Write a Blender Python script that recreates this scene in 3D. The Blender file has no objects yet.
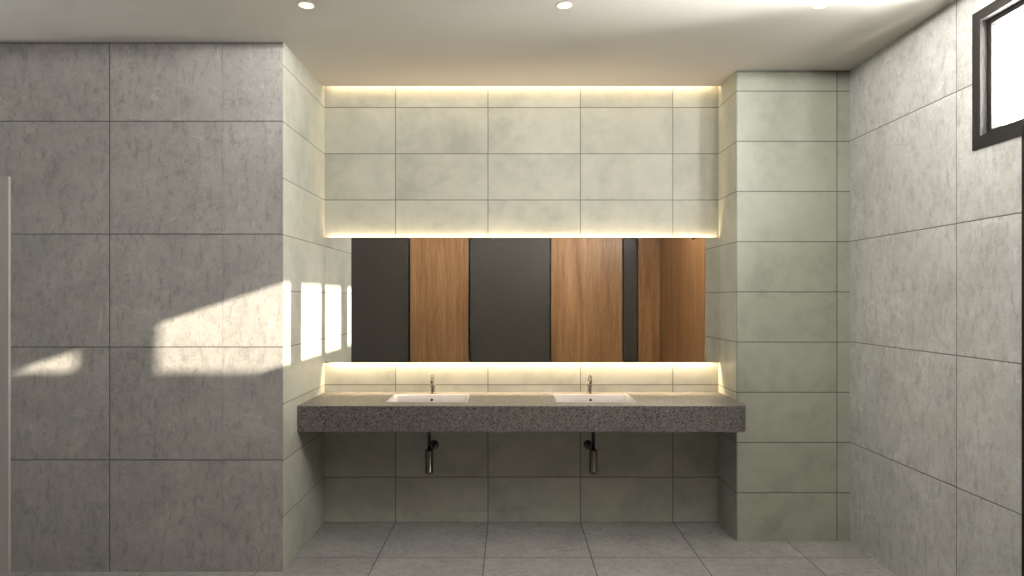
import bpy, bmesh, math
from mathutils import Vector, Matrix
C = bpy.context.scene.collection
F = 682.667          # focal length in pixels (24 mm on a 36 mm back)
EYE = 1.455
# ---- plan of the room (metres; x right, y towards the washbasins, camera at y = 0)
XL, XR = -1.205, 1.354        # alcove sides
YB, YP, YL = 4.433, 4.08, 3.628   # alcove back, pillar front, left wall face
XW = 2.032                    # right wall face
ZC = 2.815                    # ceiling
XFL, YR = -4.1, -1.9          # far left wall, rear wall

# ------------------------------------------------------------------ materials
class NT:
    def __init__(s, name):
        s.m = bpy.data.materials.new(name); s.m.use_nodes = True
        s.t = s.m.node_tree; s.b = s.t.nodes['Principled BSDF']
        s.out = s.t.nodes['Material Output']
    def n(s, typ, **kw):
        o = s.t.nodes.new(typ)
        for k, v in kw.items(): setattr(o, k, v)
        return o
    def l(s, a, b): s.t.links.new(a, b)
    def setin(s, sock, v):
        if isinstance(v, bpy.types.NodeSocket): s.l(v, sock)
        else: sock.default_value = v
    def math(s, op, a, b=0.0, c=None, clamp=False):
        o = s.n('ShaderNodeMath', operation=op); o.use_clamp = clamp
        s.setin(o.inputs[0], a); s.setin(o.inputs[1], b)
        if c is not None: s.setin(o.inputs[2], c)
        return o.outputs[0]
    def vmath(s, op, a, b):
        o = s.n('ShaderNodeVectorMath', operation=op)
        s.setin(o.inputs[0], a); s.setin(o.inputs[1], b)
        return o.outputs[0]
    def noise(s, vec, scale, detail=4, rough=.55, dist=0.0):
        o = s.n('ShaderNodeTexNoise'); s.l(vec, o.inputs['Vector'])
        o.inputs['Scale'].default_value = scale; o.inputs['Detail'].default_value = detail
        o.inputs['Roughness'].default_value = rough; o.inputs['Distortion'].default_value = dist
        return o.outputs['Fac']
    def voro(s, vec, scale, feature='F1', out='Distance'):
        o = s.n('ShaderNodeTexVoronoi', feature=feature); s.l(vec, o.inputs['Vector'])
        o.inputs['Scale'].default_value = scale
        return o.outputs[out]
    def ramp(s, fac, stops):
        o = s.n('ShaderNodeValToRGB'); s.l(fac, o.inputs[0])
        e = o.color_ramp.elements
        while len(e) < len(stops): e.new(.5)
        for k, (p, c) in enumerate(stops):
            e[k].position = p; e[k].color = (*c, 1) if not isinstance(c, (int, float)) else (c, c, c, 1)
        return o.outputs[0]
    def mix(s, fac, a, b, mode='MIX'):
        o = s.n('ShaderNodeMix', data_type='RGBA', blend_type=mode)
        s.setin(o.inputs[0], fac)
        for sock, v in ((o.inputs[6], a), (o.inputs[7], b)):
            s.setin(sock, (*v, 1) if isinstance(v, tuple) and len(v) == 3 else v)
        return o.outputs[2]
    def bump(s, h, strength, dist=.002):
        o = s.n('ShaderNodeBump'); s.l(h, o.inputs['Height'])
        o.inputs['Strength'].default_value = strength; o.inputs['Distance'].default_value = dist
        s.l(o.outputs[0], s.b.inputs['Normal'])
    def pos(s):
        g = s.n('ShaderNodeNewGeometry'); x = s.n('ShaderNodeSeparateXYZ'); s.l(g.outputs['Position'], x.inputs[0])
        return g.outputs['Position'], x.outputs

def plain(name, col, rough=.5, metal=0.0, emit=None, es=0.0, spec=.5):
    t = NT(name); t.b.inputs['Base Color'].default_value = (*col, 1)
    t.b.inputs['Roughness'].default_value = rough; t.b.inputs['Metallic'].default_value = metal; t.b.inputs['Specular IOR Level'].default_value = spec
    if emit: t.b.inputs['Emission Color'].default_value = (*emit, 1); t.b.inputs['Emission Strength'].default_value = es
    return t.m

def tile(name, kind, u, u0, pu, v, v0, pv, col, grout, gw=.0022, faint=False, top_gap=False, rough=.45, spec=.4):
    """large format tile: u, v are axis numbers of the joints, kind 'stone' or 'cement'"""
    t = NT(name); P, ax = t.pos()
    ids, masks = [], []
    for a, o0, p in ((u, u0, pu), (v, v0, pv)):
        q = t.math('DIVIDE', t.math('SUBTRACT', ax[a], o0), p)
        fl = t.math('FLOOR', q)
        fr = t.math('FRACT', q)
        d = t.math('MULTIPLY', t.math('MINIMUM', fr, t.math('SUBTRACT', 1.0, fr)), p)
        masks.append(t.math('SUBTRACT', 1.0, t.math('DIVIDE', d, gw), clamp=True))
        ids.append(fl)
    if faint:      # a hairline joint halfway along each slab
        q = t.math('ADD', t.math('DIVIDE', t.math('SUBTRACT', ax[u], u0), pu), .5)
        fr = t.math('FRACT', q); d = t.math('MULTIPLY', t.math('MINIMUM', fr, t.math('SUBTRACT', 1.0, fr)), pu)
        half = t.math('MULTIPLY', t.math('SUBTRACT', 1.0, t.math('DIVIDE', d, gw), clamp=True), .22)
        ids[0] = t.math('FLOOR', t.math('MULTIPLY', t.math('DIVIDE', t.math('SUBTRACT', ax[u], u0), pu), 2.0))
    m = t.math('MAXIMUM', masks[0], masks[1])
    if top_gap: m = t.math('MAXIMUM', m, t.math('MULTIPLY', t.math('GREATER_THAN', ax[2], ZC - .012), .45))
    m = t.math('MULTIPLY', m, 1.0)
    if faint: m = t.math('MAXIMUM', m, half)
    cid = t.n('ShaderNodeCombineXYZ'); t.l(ids[0], cid.inputs[0]); t.l(ids[1], cid.inputs[1])
    wn = t.n('ShaderNodeTexWhiteNoise', noise_dimensions='3D'); t.l(cid.outputs[0], wn.inputs['Vector'])
    off = t.n('ShaderNodeVectorMath', operation='SCALE'); t.l(wn.outputs['Color'], off.inputs[0]); off.inputs['Scale'].default_value = 9.0
    V = t.vmath('ADD', P, off.outputs[0])
    if kind == 'stone':
        big = t.noise(V, 2.6, 5, .6, .6)
        mid = t.noise(V, 14, 9, .75, .5)
        fine = t.noise(V, 110, 3, .75)
        k = t.math('ADD', t.math('MULTIPLY', big, .32), t.math('ADD', t.math('MULTIPLY', mid, .40), t.math('MULTIPLY', fine, .28)))
        c = t.ramp(k, [(.36, tuple(x*.66 for x in col)), (.46, tuple(x*.92 for x in col)), (.55, tuple(x*1.08 for x in col)), (.66, tuple(min(1, x*1.3) for x in col))])
        # dark scuffs and thin pale veins, both running on a slant
        mp = t.n('ShaderNodeMapping'); t.l(V, mp.inputs[0]); mp.inputs['Scale'].default_value = (1.0, 1.0, 1.9); mp.inputs['Rotation'].default_value = (.5, .55, .3)
        w = t.n('ShaderNodeTexNoise'); t.l(mp.outputs[0], w.inputs['Vector']); w.inputs['Scale'].default_value = 1.9; w.inputs['Detail'].default_value = 3; w.inputs['Distortion'].default_value = .35
        vein = t.ramp(t.math('ABSOLUTE', t.math('SUBTRACT', w.outputs['Fac'], .5)), [(0, 1.0), (.0055, 0.0)])
        gate = t.ramp(t.noise(V, 2.6, 2), [(.46, 0.0), (.60, 1.0)])
        c = t.mix(t.math('MULTIPLY', t.math('MULTIPLY', vein, gate), .32), c, tuple(min(1, x*1.7) for x in col))
        sc = t.n('ShaderNodeTexNoise'); t.l(mp.outputs[0], sc.inputs['Vector']); sc.inputs['Scale'].default_value = 6.0; sc.inputs['Detail'].default_value = 9; sc.inputs['Roughness'].default_value = .72; sc.inputs['Distortion'].default_value = 1.6
        dk = t.ramp(sc.outputs['Fac'], [(.30, 1.0), (.42, 0.0)])
        c = t.mix(t.math('MULTIPLY', dk, .5), c, tuple(x*.55 for x in col))
        ms = t.n('ShaderNodeMapping'); t.l(V, ms.inputs[0]); ms.inputs['Rotation'].default_value = (.62, -.70, 0); ms.inputs['Scale'].default_value = (1, 1, .38)
        st = t.noise(ms.outputs[0], 34, 7, .72, .25)
        c = t.mix(t.ramp(st, [(.36, .65), (.48, 0.0)]), c, tuple(x*.62 for x in col))
        c = t.mix(t.ramp(st, [(.57, 0.0), (.75, .30)]), c, tuple(min(1, x*1.45) for x in col))
        wv = t.n('ShaderNodeTexNoise'); t.l(ms.outputs[0], wv.inputs['Vector']); wv.inputs['Scale'].default_value = 5.5; wv.inputs['Detail'].default_value = 3; wv.inputs['Distortion'].default_value = .5
        v2 = t.ramp(t.math('ABSOLUTE', t.math('SUBTRACT', wv.outputs['Fac'], .5)), [(0, 1.0), (.005, 0.0)])
        g2 = t.ramp(t.noise(V, 3.7, 2), [(.52, 0.0), (.62, 1.0)])
        c = t.mix(t.math('MULTIPLY', t.math('MULTIPLY', v2, g2), .4), c, tuple(min(1, x*1.8) for x in col))
        h = t.math('ADD', mid, t.math('MULTIPLY', fine, .5)); bs = 1.0
    else:
        big = t.noise(V, 3.2, 4, .55, .4); mid = t.noise(V, 13, 6, .6)
        k = t.math('ADD', t.math('MULTIPLY', big, .68), t.math('MULTIPLY', mid, .32))
        c = t.ramp(k, [(.34, tuple(x*.80 for x in col)), (.5, col), (.66, tuple(min(1, x*1.13) for x in col))])
        h = mid; bs = .08
    c = t.mix(m, c, grout)
    t.l(c, t.b.inputs['Base Color'])
    t.b.inputs['Roughness'].default_value = rough; t.b.inputs['Specular IOR Level'].default_value = spec
    t.bump(t.math('SUBTRACT', t.math('MULTIPLY', h, .5), t.math('MULTIPLY', m, 1.0)), bs)
    return t.m

LIGHT = (.45, .457, .395); GREEN = (.362, .383, .318); STONE = (.352, .348, .333)
GR = (.022, .019, .015)
Z0 = 2.3915 - 2.4
M = {}
M['back'] = tile('cement_tile_back', 'cement', 0, -.743, .6, 2, Z0, .3, LIGHT, GR, .0040)
M['side'] = tile('cement_tile_return', 'cement', 1, -10, 40, 2, Z0, .3, LIGHT, GR, .0038)
M['pillar'] = tile('cement_tile_pillar', 'cement', 0, XR, .6, 2, Z0, .3, GREEN, GR, .0042, top_gap=True)
M['pside'] = tile('cement_tile_pillar_side', 'cement', 1, -10, 40, 2, Z0, .3, LIGHT, GR, .0040)
M['left'] = tile('stone_tile_left', 'stone', 0, -2.128, 1.2, 2, Z0+.0025, .6, tuple(x*1.10 for x in STONE), GR, .0042, faint=True, top_gap=True, rough=.6)
M['right'] = tile('stone_tile_right_lit', 'stone', 1, 3.107, 1.2, 2, Z0+.002, .6, (.565, .572, .565), GR, .0036, rough=.6)  # same stone as the left wall, colour lightened to stand in for stronger light
M['floor'] = tile('stone_tile_floor', 'stone', 0, -.743, .6, 1, 4.429, .6, tuple(x*.98 for x in STONE), GR, .0044, rough=.55)
def paint(name, col):
    t = NT(name); P, _ = t.pos(); k = t.noise(P, 1.3, 3)
    t.l(t.ramp(k, [(.3, tuple(x*.97 for x in col)), (.7, col)]), t.b.inputs['Base Color'])
    t.b.inputs['Roughness'].default_value = .75
    t.bump(t.noise(P, 160, 3), .05, .001); return t.m
M['ceiling'] = paint('painted_ceiling', (.63, .60, .55))
M['plaster'] = paint('painted_plaster', (.62, .61, .58))
M['dark'] = plain('dark_bronze_metal', (.019, .017, .015), .65, spec=.25)
M['black'] = plain('black_laminate', (.002, .002, .002), 1.0)
M['grey_frame'] = plain('grey_painted_frame', (.46, .445, .425), .5)
M['chrome'] = plain('chrome', (.62, .58, .53), .14, 1.0)
M['ceramic'] = plain('white_ceramic', (.64, .60, .585), .15)
M['smoky'] = plain('smoky_chrome', (.16, .145, .14), .25, 1.0)
M['tapmetal'] = plain('brushed_tap_metal', (.36, .33, .29), .22, 1.0)
M['hole'] = plain('overflow_hole', (.006, .005, .005), .4)
M['mirror'] = plain('mirror_glass', (.93, .935, .92), .0, 1.0)
M['led'] = plain('led_diffuser', (.9, .85, .75), .5, 0, (1, .88, .66), 4.0)
M['lamp'] = plain('downlight_diffuser', (.9, .88, .8), .5, 0, (1, .84, .58), .62)
M['trimring'] = plain('white_downlight_ring', (.72, .70, .66), .4)
M['brass'] = plain('satin_steel', (.45, .44, .42), .3, 1.0)
def glass():
    t = NT('window_glass'); t.t.nodes.remove(t.b)
    tr = t.n('ShaderNodeBsdfTransparent'); gl = t.n('ShaderNodeBsdfGlossy'); gl.inputs['Roughness'].default_value = .01
    mx = t.n('ShaderNodeMixShader'); mx.inputs[0].default_value = .05
    t.l(tr.outputs[0], mx.inputs[1]); t.l(gl.outputs[0], mx.inputs[2]); t.l(mx.outputs[0], t.out.inputs[0]); return t.m
M['glass'] = glass()
def wood(name, c0, c1, rough=.38):
    t = NT(name)
    oi = t.n('ShaderNodeObjectInfo'); P, _ = t.pos()
    o = t.n('ShaderNodeCombineXYZ'); t.l(t.math('MULTIPLY', oi.outputs['Random'], 17.0), o.inputs[0])
    V = t.vmath('ADD', P, o.outputs[0])
    mp = t.n('ShaderNodeMapping'); t.l(V, mp.inputs[0]); mp.inputs['Scale'].default_value = (1, 1, .055)
    a = t.noise(mp.outputs[0], 9, 4, .6, .6); b = t.noise(mp.outputs[0], 46, 5, .7, .3); d = t.noise(mp.outputs[0], 190, 2, .6)
    k = t.math('ADD', t.math('MULTIPLY', a, .45), t.math('ADD', t.math('MULTIPLY', b, .38), t.math('MULTIPLY', d, .17)))
    mid = tuple((x+y)/2 for x, y in zip(c0, c1))
    t.l(t.ramp(k, [(.36, c0), (.5, mid), (.63, c1)]), t.b.inputs['Base Color'])
    t.b.inputs['Roughness'].default_value = rough; t.bump(b, .12); return t.m
M['wood'] = wood('walnut_veneer', (.19, .083, .029), (.47, .25, .105))
M['doorwood'] = wood('brown_door_veneer', (.10, .055, .022), (.20, .12, .055))
def laminate():
    t = NT('dark_speckled_laminate'); P, _ = t.pos()
    k = t.noise(P, 130, 3, .7)
    t.l(t.ramp(k, [(.35, (.024, .021, .016)), (.7, (.082, .073, .056))]), t.b.inputs['Base Color'])
    t.b.inputs['Roughness'].default_value = .5; t.bump(k, .25, .001); return t.m
M['laminate'] = laminate()
def terrazzo():
    t = NT('grey_terrazzo'); P, _ = t.pos()
    base = t.ramp(t.noise(P, 60, 4, .7), [(.35, (.105, .097, .091)), (.65, (.165, .154, .146))])
    # voronoi chips: cell colour picks which cells are chips, distance gives their outline
    def chips(scale, thr, rad, seed):
        V = t.vmath('ADD', P, (seed, seed*.7, seed*1.3))
        vo = t.n('ShaderNodeTexVoronoi', feature='F1'); t.l(V, vo.inputs['Vector']); vo.inputs['Scale'].default_value = scale
        sp = t.n('ShaderNodeSeparateColor'); t.l(vo.outputs['Color'], sp.inputs[0])
        return t.math('MULTIPLY', t.math('GREATER_THAN', sp.outputs[0], thr), t.math('LESS_THAN', vo.outputs['Distance'], rad))
    c = t.mix(t.math('MULTIPLY', chips(115, .55, .48, 3.1), .75), base, (.035, .030, .027))
    c = t.mix(chips(105, .80, .44, 7.7), c, (.014, .012, .011))
    c = t.mix(t.math('MULTIPLY', chips(100, .72, .45, 5.2), .28), c, (.36, .32, .28))
    c = t.mix(chips(52, .988, .16, 11.9), c, (.8, .8, .78))
    t.l(c, t.b.inputs['Base Color']); t.b.inputs['Roughness'].default_value = .5; t.b.inputs['Specular IOR Level'].default_value = .45; return t.m
M['terrazzo'] = terrazzo()

# ------------------------------------------------------------------ mesh helpers
def box(bm, x0, x1, y0, y1, z0, z1, mi=0, bev=0.0):
    vs = [bm.verts.new((x, y, z)) for x in (x0, x1) for y in (y0, y1) for z in (z0, z1)]
    fs = []
    for q in ((0,1,3,2), (4,6,7,5), (0,4,5,1), (2,3,7,6), (0,2,6,4), (1,5,7,3)):
        f = bm.faces.new([vs[k] for k in q]); f.material_index = mi; fs.append(f)
    if bev:
        ed = list({e for f in fs for e in f.edges})
        bmesh.ops.bevel(bm, geom=ed, offset=bev, segments=2, profile=.6, affect='EDGES', clamp_overlap=True)
def cyl(bm, p0, p1, r0, r1=None, seg=28, cap=True):
    p0, p1 = Vector(p0), Vector(p1); r1 = r0 if r1 is None else r1
    d = (p1-p0); q = d.to_track_quat('Z', 'Y')
    A = [bm.verts.new(p0 + q @ Vector((math.cos(a)*r0, math.sin(a)*r0, 0))) for a in [2*math.pi*k/seg for k in range(seg)]]
    B = [bm.verts.new(p1 + q @ Vector((math.cos(a)*r1, math.sin(a)*r1, 0))) for a in [2*math.pi*k/seg for k in range(seg)]]
    for k in range(seg): bm.faces.new((A[k], A[(k+1) % seg], B[(k+1) % seg], B[k])).smooth = True
    if cap: bm.faces.new(A[::-1]); bm.faces.new(B)
def lathe(bm, prof, c, seg=40, axis='Z', cap=True):
    """profile [(r, h)] turned about an axis through c"""
    rings = []
    for r, h in prof:
        ring = []
        for k in range(seg):
            a = 2*math.pi*k/seg
            v = (math.cos(a)*r, math.sin(a)*r, h) if axis == 'Z' else (math.cos(a)*r, h, math.sin(a)*r)
            ring.append(bm.verts.new(Vector(c) + Vector(v)))
        rings.append(ring)
    for A, B in zip(rings, rings[1:]):
        for k in range(seg): bm.faces.new((A[k], A[(k+1) % seg], B[(k+1) % seg], B[k])).smooth = True
    if cap: bm.faces.new(rings[0][::-1]); bm.faces.new(rings[-1])
def tube(bm, pts, r, seg=20):
    pts = [Vector(p) for p in pts]; rings = []
    for i, p in enumerate(pts):
        d = (pts[min(i+1, len(pts)-1)] - pts[max(i-1, 0)]).normalized()
        n = Vector((1, 0, 0)); n = (n - d*n.dot(d)).normalized(); b = d.cross(n)
        rr = r[i] if isinstance(r, (list, tuple)) else r
        rings.append([bm.verts.new(p + n*math.cos(a)*rr + b*math.sin(a)*rr) for a in [2*math.pi*k/seg for k in range(seg)]])
    for A, B in zip(rings, rings[1:]):
        for k in range(seg): bm.faces.new((A[k], A[(k+1) % seg], B[(k+1) % seg], B[k])).smooth = True
    bm.faces.new(rings[0][::-1]); bm.faces.new(rings[-1])
def rrect(cx, cy, w, h, r, z, n=7):
    out = []
    for sx, sy, a0 in ((1, 1, 0), (-1, 1, 90), (-1, -1, 180), (1, -1, 270)):
        for k in range(n+1):
            a = math.radians(a0 + 90*k/n)
            out.append((cx + sx*(w/2-r) + math.cos(a)*r, cy + sy*(h/2-r) + math.sin(a)*r, z))
    return out
def loft(bm, loops, cap0=False, cap1=False, smooth=True):
    R = [[bm.verts.new(p) for p in lp] for lp in loops]
    n = len(R[0])
    for A, B in zip(R, R[1:]):
        for k in range(n): bm.faces.new((A[k], A[(k+1) % n], B[(k+1) % n], B[k])).smooth = smooth
    if cap0: bm.faces.new(R[0][::-1])
    if cap1: bm.faces.new(R[-1])
def wloc(o):
    v = Vector(o.location)
    while o.parent: o = o.parent; v += Vector(o.location)
    return v
def obj(name, bm, mats, parent=None):
    bmesh.ops.recalc_face_normals(bm, faces=bm.faces[:])
    me = bpy.data.meshes.new(name)
    if parent: bmesh.ops.translate(bm, verts=bm.verts[:], vec=-wloc(parent))
    bm.to_mesh(me); bm.free()
    for m in (mats if isinstance(mats, (list, tuple)) else [mats]): me.materials.append(M[m])
    o = bpy.data.objects.new(name, me); C.objects.link(o)
    if parent: o.parent = parent
    return o
def thing(name, label, cat, loc, group=None):
    o = bpy.data.objects.new(name, None); o.empty_display_size = .05; C.objects.link(o); o.location = loc
    o['label'] = label; o['category'] = cat
    if group: o['group'] = group
    return o
def tag(o, label, cat, group=None):
    o['label'] = label; o['category'] = cat
    if group: o['group'] = group
    return o
def struct(o, label=None):
    o['kind'] = 'structure'
    if label: o['label'] = label
    return o
def boxes(name, lst, mats, parent=None, bev=0.0):
    bm = bmesh.new()
    for b in lst: box(bm, *b, bev=bev)
    return obj(name, bm, mats, parent)
def copy_tree(o, dx):
    c = o.copy(); C.objects.link(c); c.location.x += dx
    for ch in list(o.children):
        d = ch.copy(); C.objects.link(d); d.parent = c
        for g in list(ch.children):
            e = g.copy(); C.objects.link(e); e.parent = d
    return c

# ------------------------------------------------------------------ the room shell
ZT = 2.95
struct(boxes('floor', [(XFL, XW, YR, YL, -.1, 0), (XL-.02, XW, YL, YP, -.1, 0), (XL-.02, XR, YP, YB, -.1, 0)], 'floor'), 'grey stone tiled floor')
GAP = 4.385       # the ceiling stops short of the back wall: light cove
struct(boxes('ceiling', [(XFL-.1, XW+.12, YR-.1, GAP, ZC, ZT), (XFL-.1, XL, GAP, YB+.12, ZC, ZT), (XR, XW+.12, GAP, YB+.12, ZC, ZT),
                         (XFL-.1, XW+.12, YR-.1, YB+.12, ZT, ZT+.06)], 'ceiling'), 'plain beige painted ceiling')
struct(boxes('wall_back', [(XL, XR, YB, YB+.12, -.1, ZT)], 'back'), 'pale cement tiled wall behind the mirror')
struct(boxes('wall_alcove_left', [(XL-.004, XL, YL, YB+.12, -.1, ZC)], 'side'), 'pale tiled return wall left of the counter')
# left wall facing the camera, with a doorway
DX0, DX1, DZ = -3.62, -2.699, 2.052
struct(boxes('wall_left', [(DX1, XL-.004, YL, YL+.12, -.1, ZC), (XFL, DX0, YL, YL+.12, -.1, ZC), (DX0, DX1, YL, YL+.12, DZ, ZC)], 'left'), 'grey stone tiled wall with the sunlit patches')
struct(boxes('wall_far_left', [(XFL-.1, XFL, YR-.1, YL+.12, -.1, ZC)], 'plaster'))
struct(boxes('wall_rear', [(XFL, XW+.12, YR-.1, YR, -.1, ZC)], 'plaster'))
bm = bmesh.new()
box(bm, XR, XW, YP, YB+.12, -.1, ZC)
bm.faces.ensure_lookup_table()
for f in bm.faces:
    f.material_index = 1 if abs(f.normal.x) > .5 or f.calc_center_median().x < XR+.001 else 0
struct(obj('wall_pillar', bm, ['pillar', 'pside']), 'greenish cement tiled pillar in the right corner')
# right wall, pierced by the high window
WY0, WY1, WZ0, WZ1 = 1.235, 2.968, 2.125, 2.675
XO = XW + .12
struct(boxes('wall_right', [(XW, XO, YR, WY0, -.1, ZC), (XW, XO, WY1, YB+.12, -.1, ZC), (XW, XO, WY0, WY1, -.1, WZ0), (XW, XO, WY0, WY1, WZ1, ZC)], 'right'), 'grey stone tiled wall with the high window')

# window_1: frame, mullions, three sashes with glass
win = bpy.data.objects.new('window_1', None); C.objects.link(win); win.location = (XW, 2.1, WZ0); struct(win, 'dark framed high window in the right wall')
panes = [(2.491, 2.918), (1.884, 2.310), (1.290, 1.706)]
GZ0, GZ1 = 2.177, 2.628
FY0, FY1, FZ0, FZ1 = 1.212, 2.993, 2.100, 2.697
# the face flange overlaps the tiles by 2 cm; the body sits in the opening
body = [(XW, XW+.075, WY0, WY1, WZ0, 2.153), (XW, XW+.075, WY0, WY1, 2.652, WZ1), (XW, XW+.075, 2.942, WY1, 2.153, 2.652), (XW, XW+.075, WY0, 1.266, 2.153, 2.652)]
flange = [(XW-.006, XW, FY0, FY1, FZ0, 2.153), (XW-.006, XW, FY0, FY1, 2.652, FZ1), (XW-.006, XW, 2.942, FY1, 2.153, 2.652), (XW-.006, XW, FY0, 1.266, 2.153, 2.652)]
boxes('window_frame', body + flange, 'dark', win)
for a, b in ((2.334, 2.467), (1.730, 1.860)):
    boxes('mullion', [(XW-.006, XW+.075, a, b, 2.153, 2.652)], 'dark', win)
for a, b in panes:
    s = boxes('sash', [(XW+.026, XW+.066, a-.024, b+.024, 2.153, GZ0), (XW+.026, XW+.066, a-.024, b+.024, GZ1, 2.652),
                   (XW+.026, XW+.066, a-.024, a, GZ0, GZ1), (XW+.026, XW+.066, b, b+.024, GZ0, GZ1)], 'dark', win)
    boxes('pane', [(XW+.044, XW+.048, a, b, GZ0, GZ1)], 'glass', s)
# outside: an unseen wall added square to the facade, cutting off the lowest sun
struct(boxes('wall_sun_blocker', [(XO+.35, XO+3.6, 1.08, 1.2, -.1, 2.890)], 'plaster'), 'added unseen outdoor wall that cuts off the lowest sun')

# door_1 in the left wall
d1 = bpy.data.objects.new('door_1', None); C.objects.link(d1); d1.location = (DX1, YL, 0); struct(d1, 'brown door in a grey frame at the left edge')
boxes('door_frame', [(-2.699, -2.653, YL-.018, YL, 0, 2.098), (DX0-.046, DX0, YL-.018, YL, 0, 2.098), (DX0, -2.699, YL-.018, YL, DZ, 2.098),
                     (-2.715, -2.699, YL-.018, YL+.1, 0, DZ), (DX0, DX0+.016, YL-.018, YL+.1, 0, DZ), (DX0+.016, -2.715, YL-.018, YL+.1, DZ-.016, DZ)], 'grey_frame', d1)
leaf = boxes('door_leaf', [(DX0+.018, -2.717, YL+.03, YL+.07, .006, DZ-.02)], 'doorwood', d1)
bm = bmesh.new(); hx = -3.52
cyl(bm, (hx, YL+.03, 1.02), (hx, YL+.022, 1.02), .026); cyl(bm, (hx, YL+.022, 1.02), (hx, YL-.02, 1.02), .009)
tube(bm, [(hx, YL-.022, 1.02), (hx+.03, YL-.024, 1.02), (hx+.12, YL-.024, 1.018)], .009)
obj('door_handle', bm, 'brass', d1)

# ------------------------------------------------------------------ countertop with two cut-outs
ZK, ZKB, YF = .844, .695, 3.862
bm = bmesh.new()
outline = [(XL, YB), (XL, YF+.004), (XL+.004, YF), (1.300, YF), (1.316, YF+.003), (1.332, YF+.014), (1.344, YF+.032), (1.350, YF+.058), (1.350, YP-.004), (1.354, YP), (XR, YB)]
def ring(z, ins=0.0):
    cx, cy = .07, 4.15
    return [bm.verts.new((x + (ins if x < cx-1.2 else -ins if x > cx+1.2 else 0)*0, y + (ins if y < 3.9 else 0), z)) for x, y in outline]
R = [ring(ZKB, .003), ring(ZKB+.003), ring(ZK-.003), ring(ZK, .003)]
n = len(outline)
for A, B in zip(R, R[1:]):
    for k in range(n): bm.faces.new((A[k], A[(k+1) % n], B[(k+1) % n], B[k]))
bm.faces.new(R[0][::-1]); bm.faces.new(R[-1])
top = obj('countertop', bm, 'terrazzo')
tag(top, 'long thick grey terrazzo vanity counter spanning the alcove below the mirror', 'counter')
SX = (-.492, .507); SY = 4.154; SW, SD = .480, .310
bm = bmesh.new()
for sx in SX:
    loft(bm, [rrect(sx, SY, SW-.010, SD-.010, .019, .708), rrect(sx, SY, SW-.010, SD-.010, .019, .90)], True, True, False)
    cyl(bm, (sx, SY, .66), (sx, SY, .75), .028)
bmesh.ops.recalc_face_normals(bm, faces=bm.faces[:])
cut = obj('cutter', bm, 'terrazzo')
md = top.modifiers.new('cut', 'BOOLEAN'); md.object = cut; md.solver = 'EXACT'; md.use_self = True
dg = bpy.context.evaluated_depsgraph_get()
me = bpy.data.meshes.new_from_object(top.evaluated_get(dg)); top.modifiers.clear(); top.data = me
bpy.data.objects.remove(cut)

# washbasin, tap, trap: build the left one, copy it for the right
def make_basin(sx):
    t = thing('washbasin', '', 'sink', (sx, SY, .715), 'washbasins set in the counter')
    bm = bmesh.new()
    L = [rrect(sx, SY, SW-.012, SD-.012, .018, ZK-.010), rrect(sx, SY, SW, SD, .020, ZK+.0005), rrect(sx, SY, SW-.001, SD-.001, .020, ZK+.003), rrect(sx, SY, SW-.008, SD-.008, .018, ZK+.0035),
         rrect(sx, SY, SW-.022, SD-.020, .018, ZK+.0005), rrect(sx, SY, SW-.034, SD-.028, .022, ZK-.040), rrect(sx, SY, SW-.050, SD-.040, .036, ZK-.090),
         rrect(sx, SY, SW-.085, SD-.070, .045, ZK-.112), rrect(sx, SY, .20, .12, .05, ZK-.118), rrect(sx, SY, .054, .054, .0268, ZK-.120)]
    under = [rrect(sx, SY, .054, .054, .0268, ZK-.126), rrect(sx, SY, SW-.075, SD-.060, .045, ZK-.120), rrect(sx, SY, SW-.040, SD-.030, .036, ZK-.092), rrect(sx, SY, SW-.020, SD-.016, .03, ZK-.040), L[0]]
    loft(bm, L + under, False, False)
    bmesh.ops.remove_doubles(bm, verts=bm.verts[:], dist=1e-5)
    obj('basin_bowl', bm, 'ceramic', t)
    bm = bmesh.new()
    lathe(bm, [(.0255, -.126), (.0255, -.1185), (.019, -.1165), (.018, -.118), (.001, -.118)], (sx, SY, ZK))
    obj('drain', bm, 'chrome', t)
    bm = bmesh.new(); oy = SY + SD/2 - .0125
    lathe(bm, [(.0085, -.0035), (.0085, .004)], (sx, oy-.0005, ZK-.030), axis='Y')
    o = obj('overflow_hole', bm, 'hole', t); o['label'] = 'dark round overflow hole'
    return t
def make_tap(sx):
    y0 = 4.362
    t = thing('tap', '', 'tap', (sx, y0, ZK), 'gooseneck taps behind the basins')
    bm = bmesh.new()
    lathe(bm, [(.017, 0), (.017, .004), (.0150, .008), (.0140, .012), (.0125, .060), (.0105, .068)], (sx, y0, ZK))
    obj('tap_body', bm, 'tapmetal', t)
    bm = bmesh.new(); pts = [(sx, y0, ZK+.062), (sx, y0, ZK+.082)]; R_ = .036
    for k in range(1, 17):
        a = math.pi*k/16*1.06
        pts.append((sx, y0 - R_*(1-math.cos(a)), ZK+.082 + R_*math.sin(a)))
    e = pts[-1]; pts.append((sx, e[1]+.002, e[2]-.018))
    tube(bm, pts, .0088)
    cyl(bm, pts[-1], (sx, pts[-1][1], pts[-1][2]-.006), .0096)
    obj('spout', bm, 'tapmetal', t)
    return t
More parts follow.
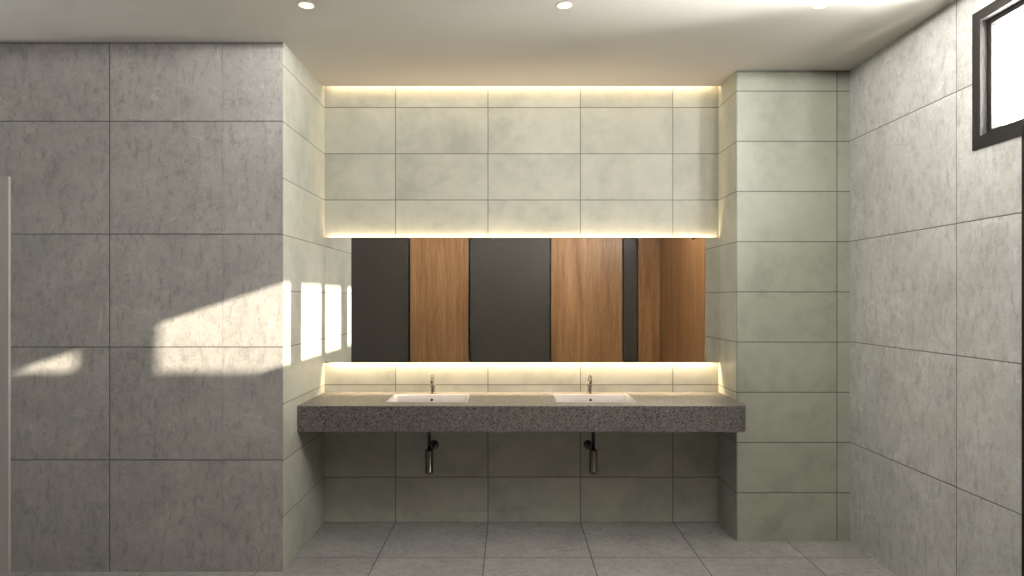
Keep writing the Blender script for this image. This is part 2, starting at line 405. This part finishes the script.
def make_trap(sx):
    y0 = 4.155
    t = thing('bottle_trap', '', 'trap', (sx, YB, .504), 'bottle traps under the counter')
    bm = bmesh.new(); lathe(bm, [(.020, .695), (.020, .690), (.0115, .686), (.0115, .52)], (sx, y0, 0)); obj('tailpipe', bm, 'smoky', t)
    bm = bmesh.new()
    lathe(bm, [(.012, .536), (.020, .533), (.0240, .527), (.0240, .405), (.0250, .404), (.0250, .392), (.020, .388), (.006, .386)], (sx, y0, 0))
    obj('bottle', bm, 'smoky', t)
    bm = bmesh.new(); cyl(bm, (sx, y0+.018, .504), (sx, YB-.002, .504), .0105); lathe(bm, [(.014, 0), (.014, .014)], (sx, y0+.022, .504), axis='Y')
    obj('waste_arm', bm, 'smoky', t)
    bm = bmesh.new(); lathe(bm, [(.0115, -.022), (.016, -.020), (.026, -.010), (.030, -.003), (.030, 0)], (sx, YB, .504), axis='Y')
    obj('wall_flange', bm, 'smoky', t)
    return t
dx = SX[1]-SX[0]
for mk, A, B in ((make_basin, 'white rectangular inset washbasin at the left end of the counter, nearer the sunlit wall', 'white rectangular inset washbasin on the right half of the counter, nearer the pillar'),
                 (make_tap, 'small chrome gooseneck tap behind the left washbasin', 'small chrome gooseneck tap behind the right washbasin'),
                 (make_trap, 'chrome bottle trap hanging under the left washbasin', 'chrome bottle trap hanging under the right washbasin')):
    t = mk(SX[0]); t['label'] = A
    c = copy_tree(t, dx); c['label'] = B

# ------------------------------------------------------------------ mirror, standing 3.5 cm off the tiles
MZ0, MZ1, YM = 1.0405, 1.8455, 4.405
t = thing('mirror', 'wide frameless wall mirror glowing along its top and bottom edges', 'mirror', (.0745, YB, MZ0))
boxes('mirror_glass', [(XL+.002, XR-.002, YM, YM+.005, MZ0, MZ1)], 'mirror', t)
boxes('mirror_edge', [(XL+.002, XR-.002, YM, YM+.006, MZ0-.003, MZ0), (XL+.002, XR-.002, YM+.0052, YM+.008, MZ0, MZ1)], 'dark', t)
boxes('backing_rail', [(XL+.05, XR-.05, YM+.008, YB, MZ0+.06, MZ0+.10), (XL+.05, XR-.05, YM+.008, YB, MZ1-.10, MZ1-.06)], 'dark', t)

# LED strips: slim diffuser profiles, each with its lamp
def area(name, loc, rot, sx, sy, power, col, parent=None, spread=math.pi):
    l = bpy.data.lights.new(name, 'AREA'); l.shape = 'RECTANGLE'; l.size = sx; l.size_y = sy; l.energy = power; l.color = col; l.spread = spread
    o = bpy.data.objects.new(name, l); C.objects.link(o); o.location = Vector(loc) - (wloc(parent) if parent else Vector()); o.rotation_euler = rot
    if parent: o.parent = parent
    return o
WARM = (1.0, .735, .45)
def led(z0, z1, y0, y1, label, up, power, tilt=0.0):
    t = thing('led_strip', label, 'light strip', (.0745, (y0+y1)/2, z0), 'warm light strips')
    boxes('strip_profile', [(XL+.03, XR-.03, y0, y1, z0, z1)], 'trimring', t)
    e = (z1, z1+.002) if up else (z0-.002, z0)
    boxes('strip_diffuser', [(XL+.035, XR-.035, y0+.001, y1-.001, *e)], 'led', t)
    zz = z1+.004 if up else z0-.004
    area('strip_lamp', (.0745, (y0+y1)/2, zz), (math.pi - tilt if up else -tilt, 0, 0), XR-XL-.07, (y1-y0)*.8, power, WARM, t)
P_TOP, P_BOT, P_COVE, TT, TB = 3.0, 9.5, 1.6, 10, 18
led(MZ1-.030, MZ1-.022, YM+.010, YM+.026, 'warm light strip hidden behind the top edge of the mirror', True, P_TOP, math.radians(TT))
led(MZ0+.022, MZ0+.030, YM+.010, YM+.026, 'warm light strip hidden behind the bottom edge of the mirror', False, P_BOT, math.radians(TB))
led(ZC+.050, ZC+.060, GAP+.006, GAP+.030, 'warm light strip in the slot between the ceiling and the tiled back wall', False, P_COVE)

# ------------------------------------------------------------------ downlights
lights = []
for k, (x, y, lab) in enumerate([(-.947, 3.172, 'round recessed ceiling downlight nearest the left wall'), (.253, 3.172, 'round recessed ceiling downlight between the other two'), (1.446, 3.172, 'round recessed ceiling downlight nearest the window')]):
    if k == 0:
        t = thing('downlight', lab, 'ceiling light', (x, y, ZC), 'downlights in a row')
        bm = bmesh.new(); lathe(bm, [(.0340, -.0005), (.0340, -.002), (.0375, -.0018), (.038, 0)], (x, y, ZC), cap=False); obj('trim_ring', bm, 'trimring', t)
        bm = bmesh.new(); lathe(bm, [(.0338, -.0002), (.0335, -.0015)], (x, y, ZC)); obj('lamp_disc', bm, 'lamp', t)
        l = bpy.data.lights.new('downlight_lamp', 'SPOT'); l.spot_size = math.radians(180); l.spot_blend = .06; l.shadow_soft_size = 0.0; l.energy = 5.4; l.color = (1, .95, .87)
        o = bpy.data.objects.new('downlight_lamp', l); C.objects.link(o); o.parent = t; o.location = (0, 0, -.012)
        t0 = t
    else:
        c = copy_tree(t0, x - t0.location.x); c['label'] = lab
for y in (1.97,):  # unseen lamps added as fill to brighten the upper walls
    for x in (-2.147, -.947, .253, 1.446):
        c = copy_tree(t0, x - t0.location.x); c.location.y = y
        c['label'] = 'added ceiling downlight above the frame, unseen fill for the walls'; c['group'] = 'added fill downlights above the frame'

# ------------------------------------------------------------------ black screen at the right edge
t = thing('privacy_screen', 'tall black screen panel on the right wall just below the window, at the frame edge', 'partition', (1.93, 2.495, 0))
boxes('screen_panel', [(1.8765, XW-.012, 2.485, 2.505, .10, 2.089)], 'black', t, bev=.001)
boxes('wall_channel', [(XW-.012, XW, 2.480, 2.510, .10, 2.08)], 'dark', t)
bm = bmesh.new(); cyl(bm, (1.93, 2.495, 0), (1.93, 2.495, .10), .009); cyl(bm, (1.93, 2.495, 0), (1.93, 2.495, .006), .026); obj('foot', bm, 'brass', t)

# ------------------------------------------------------------------ cubicle front behind the camera (seen in the mirror)
YC = -.36
K = (2*YM - YC)/F
def mx(px): return (px-510)*K
HZ = 2.50
def leaf_thing(name, x0, x1, mat, label, cat, group, y=YC):
    t = thing(name, label, cat, ((x0+x1)/2, y, 0), group)
    part = 'door_leaf' if mat == 'wood' else 'panel'
    boxes(part, [(x0, x1, y-.03, y, .12, HZ)], mat, t, bev=.0015)
    if mat == 'wood':
        for z in (.3, 2.3):
            bm = bmesh.new(); cyl(bm, (x1+.004, y+.004, z-.04), (x1+.004, y+.004, z+.04), .006); obj('hinge', bm, 'brass', t)
    else:
        for x in (x0+.08 if x1-x0 > .3 else (x0+x1)/2, x1-.08 if x1-x0 > .3 else None):
            if x is None: continue
            bm = bmesh.new(); cyl(bm, (x, y-.015, 0), (x, y-.015, .12), .012); cyl(bm, (x, y-.015, 0), (x, y-.015, .006), .03); obj('foot', bm, 'brass', t)
    return t
GP = 'dark laminate cubicle panels'; GD = 'walnut cubicle doors'
leaf_thing('cubicle_panel', -4.05, mx(408.2), 'laminate', 'dark speckled cubicle panel at the left end of the mirror, beside the brightest wood door', 'partition', GP)
leaf_thing('cubicle_door', mx(410.3), mx(468.3), 'wood', 'walnut cubicle door on the left, between two dark panels, reflected in the mirror', 'cubicle door', GD)
leaf_thing('cubicle_panel', mx(470.3), mx(549.8), 'laminate', 'wide dark cubicle panel at the middle of the mirror', 'partition', GP)
leaf_thing('cubicle_door', mx(551.3), mx(622.2), 'wood', 'walnut cubicle door just right of the mirror middle', 'cubicle door', GD)
leaf_thing('cubicle_panel', mx(623.8), mx(636.8), 'laminate', 'narrow dark cubicle panel between two walnut doors in the mirror', 'partition', GP)
leaf_thing('cubicle_door', mx(638.2), XW-.016, 'wood', 'walnut cubicle door at the right end of the row, by the right wall', 'cubicle door', GD)
tag(boxes('head_rail', [(-4.09, XW-.002, YC-.035, YC+.005, HZ+.002, HZ+.042)], 'dark'), 'dark rail running along the top of the cubicle doors and panels', 'rail')
tag(boxes('wood_cladding', [(XW-.012, XW-.0005, YC+.012, 1.20, .12, HZ), (XW-.012, XW-.0005, 1.20, 1.72, .12, 2.098)], 'wood'), 'walnut cladding on the right wall beside the last cubicle door', 'panel')

# ------------------------------------------------------------------ light
SUNLIT_GROUND, SKY = 116.0, 13.0     # pale sunlit paving below the horizon, haze above
sun = bpy.data.lights.new('sun', 'SUN'); sun.energy = 10.0; sun.angle = math.radians(.55); sun.color = (1, .86, .68)
so = bpy.data.objects.new('sun', sun); C.objects.link(so); so.location = (6, -1, 5)
so.rotation_euler = Vector((-1, .44, -.3305)).to_track_quat('-Z', 'Y').to_euler()
w = bpy.data.worlds.new('sky'); bpy.context.scene.world = w; w.use_nodes = True
bg = w.node_tree.nodes['Background']; 
wt = w.node_tree; tc = wt.nodes.new('ShaderNodeTexCoord'); sx_ = wt.nodes.new('ShaderNodeSeparateXYZ'); wr = wt.nodes.new('ShaderNodeMapRange')
wt.links.new(tc.outputs['Generated'], sx_.inputs[0]); wt.links.new(sx_.outputs[2], wr.inputs[0])
wr.inputs['From Min'].default_value = -.45; wr.inputs['From Max'].default_value = .45; wr.inputs['To Min'].default_value = SUNLIT_GROUND; wr.inputs['To Max'].default_value = SKY
wt.links.new(wr.outputs[0], bg.inputs[1]); bg.inputs[0].default_value = (.99, .98, .955, 1)
def portal(y0, y1, z0, z1):
    l = bpy.data.lights.new('window_portal', 'AREA'); l.shape = 'RECTANGLE'; l.size = z1-z0; l.size_y = y1-y0; l.cycles.is_portal = True
    o = bpy.data.objects.new('window_portal', l); C.objects.link(o); o.location = (XO-.01, (y0+y1)/2, (z0+z1)/2)
    o.rotation_euler = (0, math.radians(90), 0)
portal(WY0, WY1, WZ0, WZ1)

# ------------------------------------------------------------------ camera
cam = bpy.data.cameras.new('camera'); cam.sensor_width = 36; cam.lens = 24; cam.sensor_fit = 'HORIZONTAL'
cam.shift_x = 2/1024; cam.shift_y = 10/1024; cam.clip_start = .01
co = bpy.data.objects.new('camera', cam); C.objects.link(co); co.location = (0, 0, EYE); co.rotation_euler = (math.radians(90), 0, 0)
S = bpy.context.scene; S.camera = co
S.view_settings.view_transform = 'Standard'; S.view_settings.look = 'None'; S.view_settings.gamma = 1; S.view_settings.use_curve_mapping = False
S.view_settings.exposure = 1.05
S.cycles.max_bounces = 16; S.cycles.diffuse_bounces = 2; S.cycles.glossy_bounces = 6; S.cycles.transparent_max_bounces = 12
S.cycles.sample_clamp_indirect = 8.0
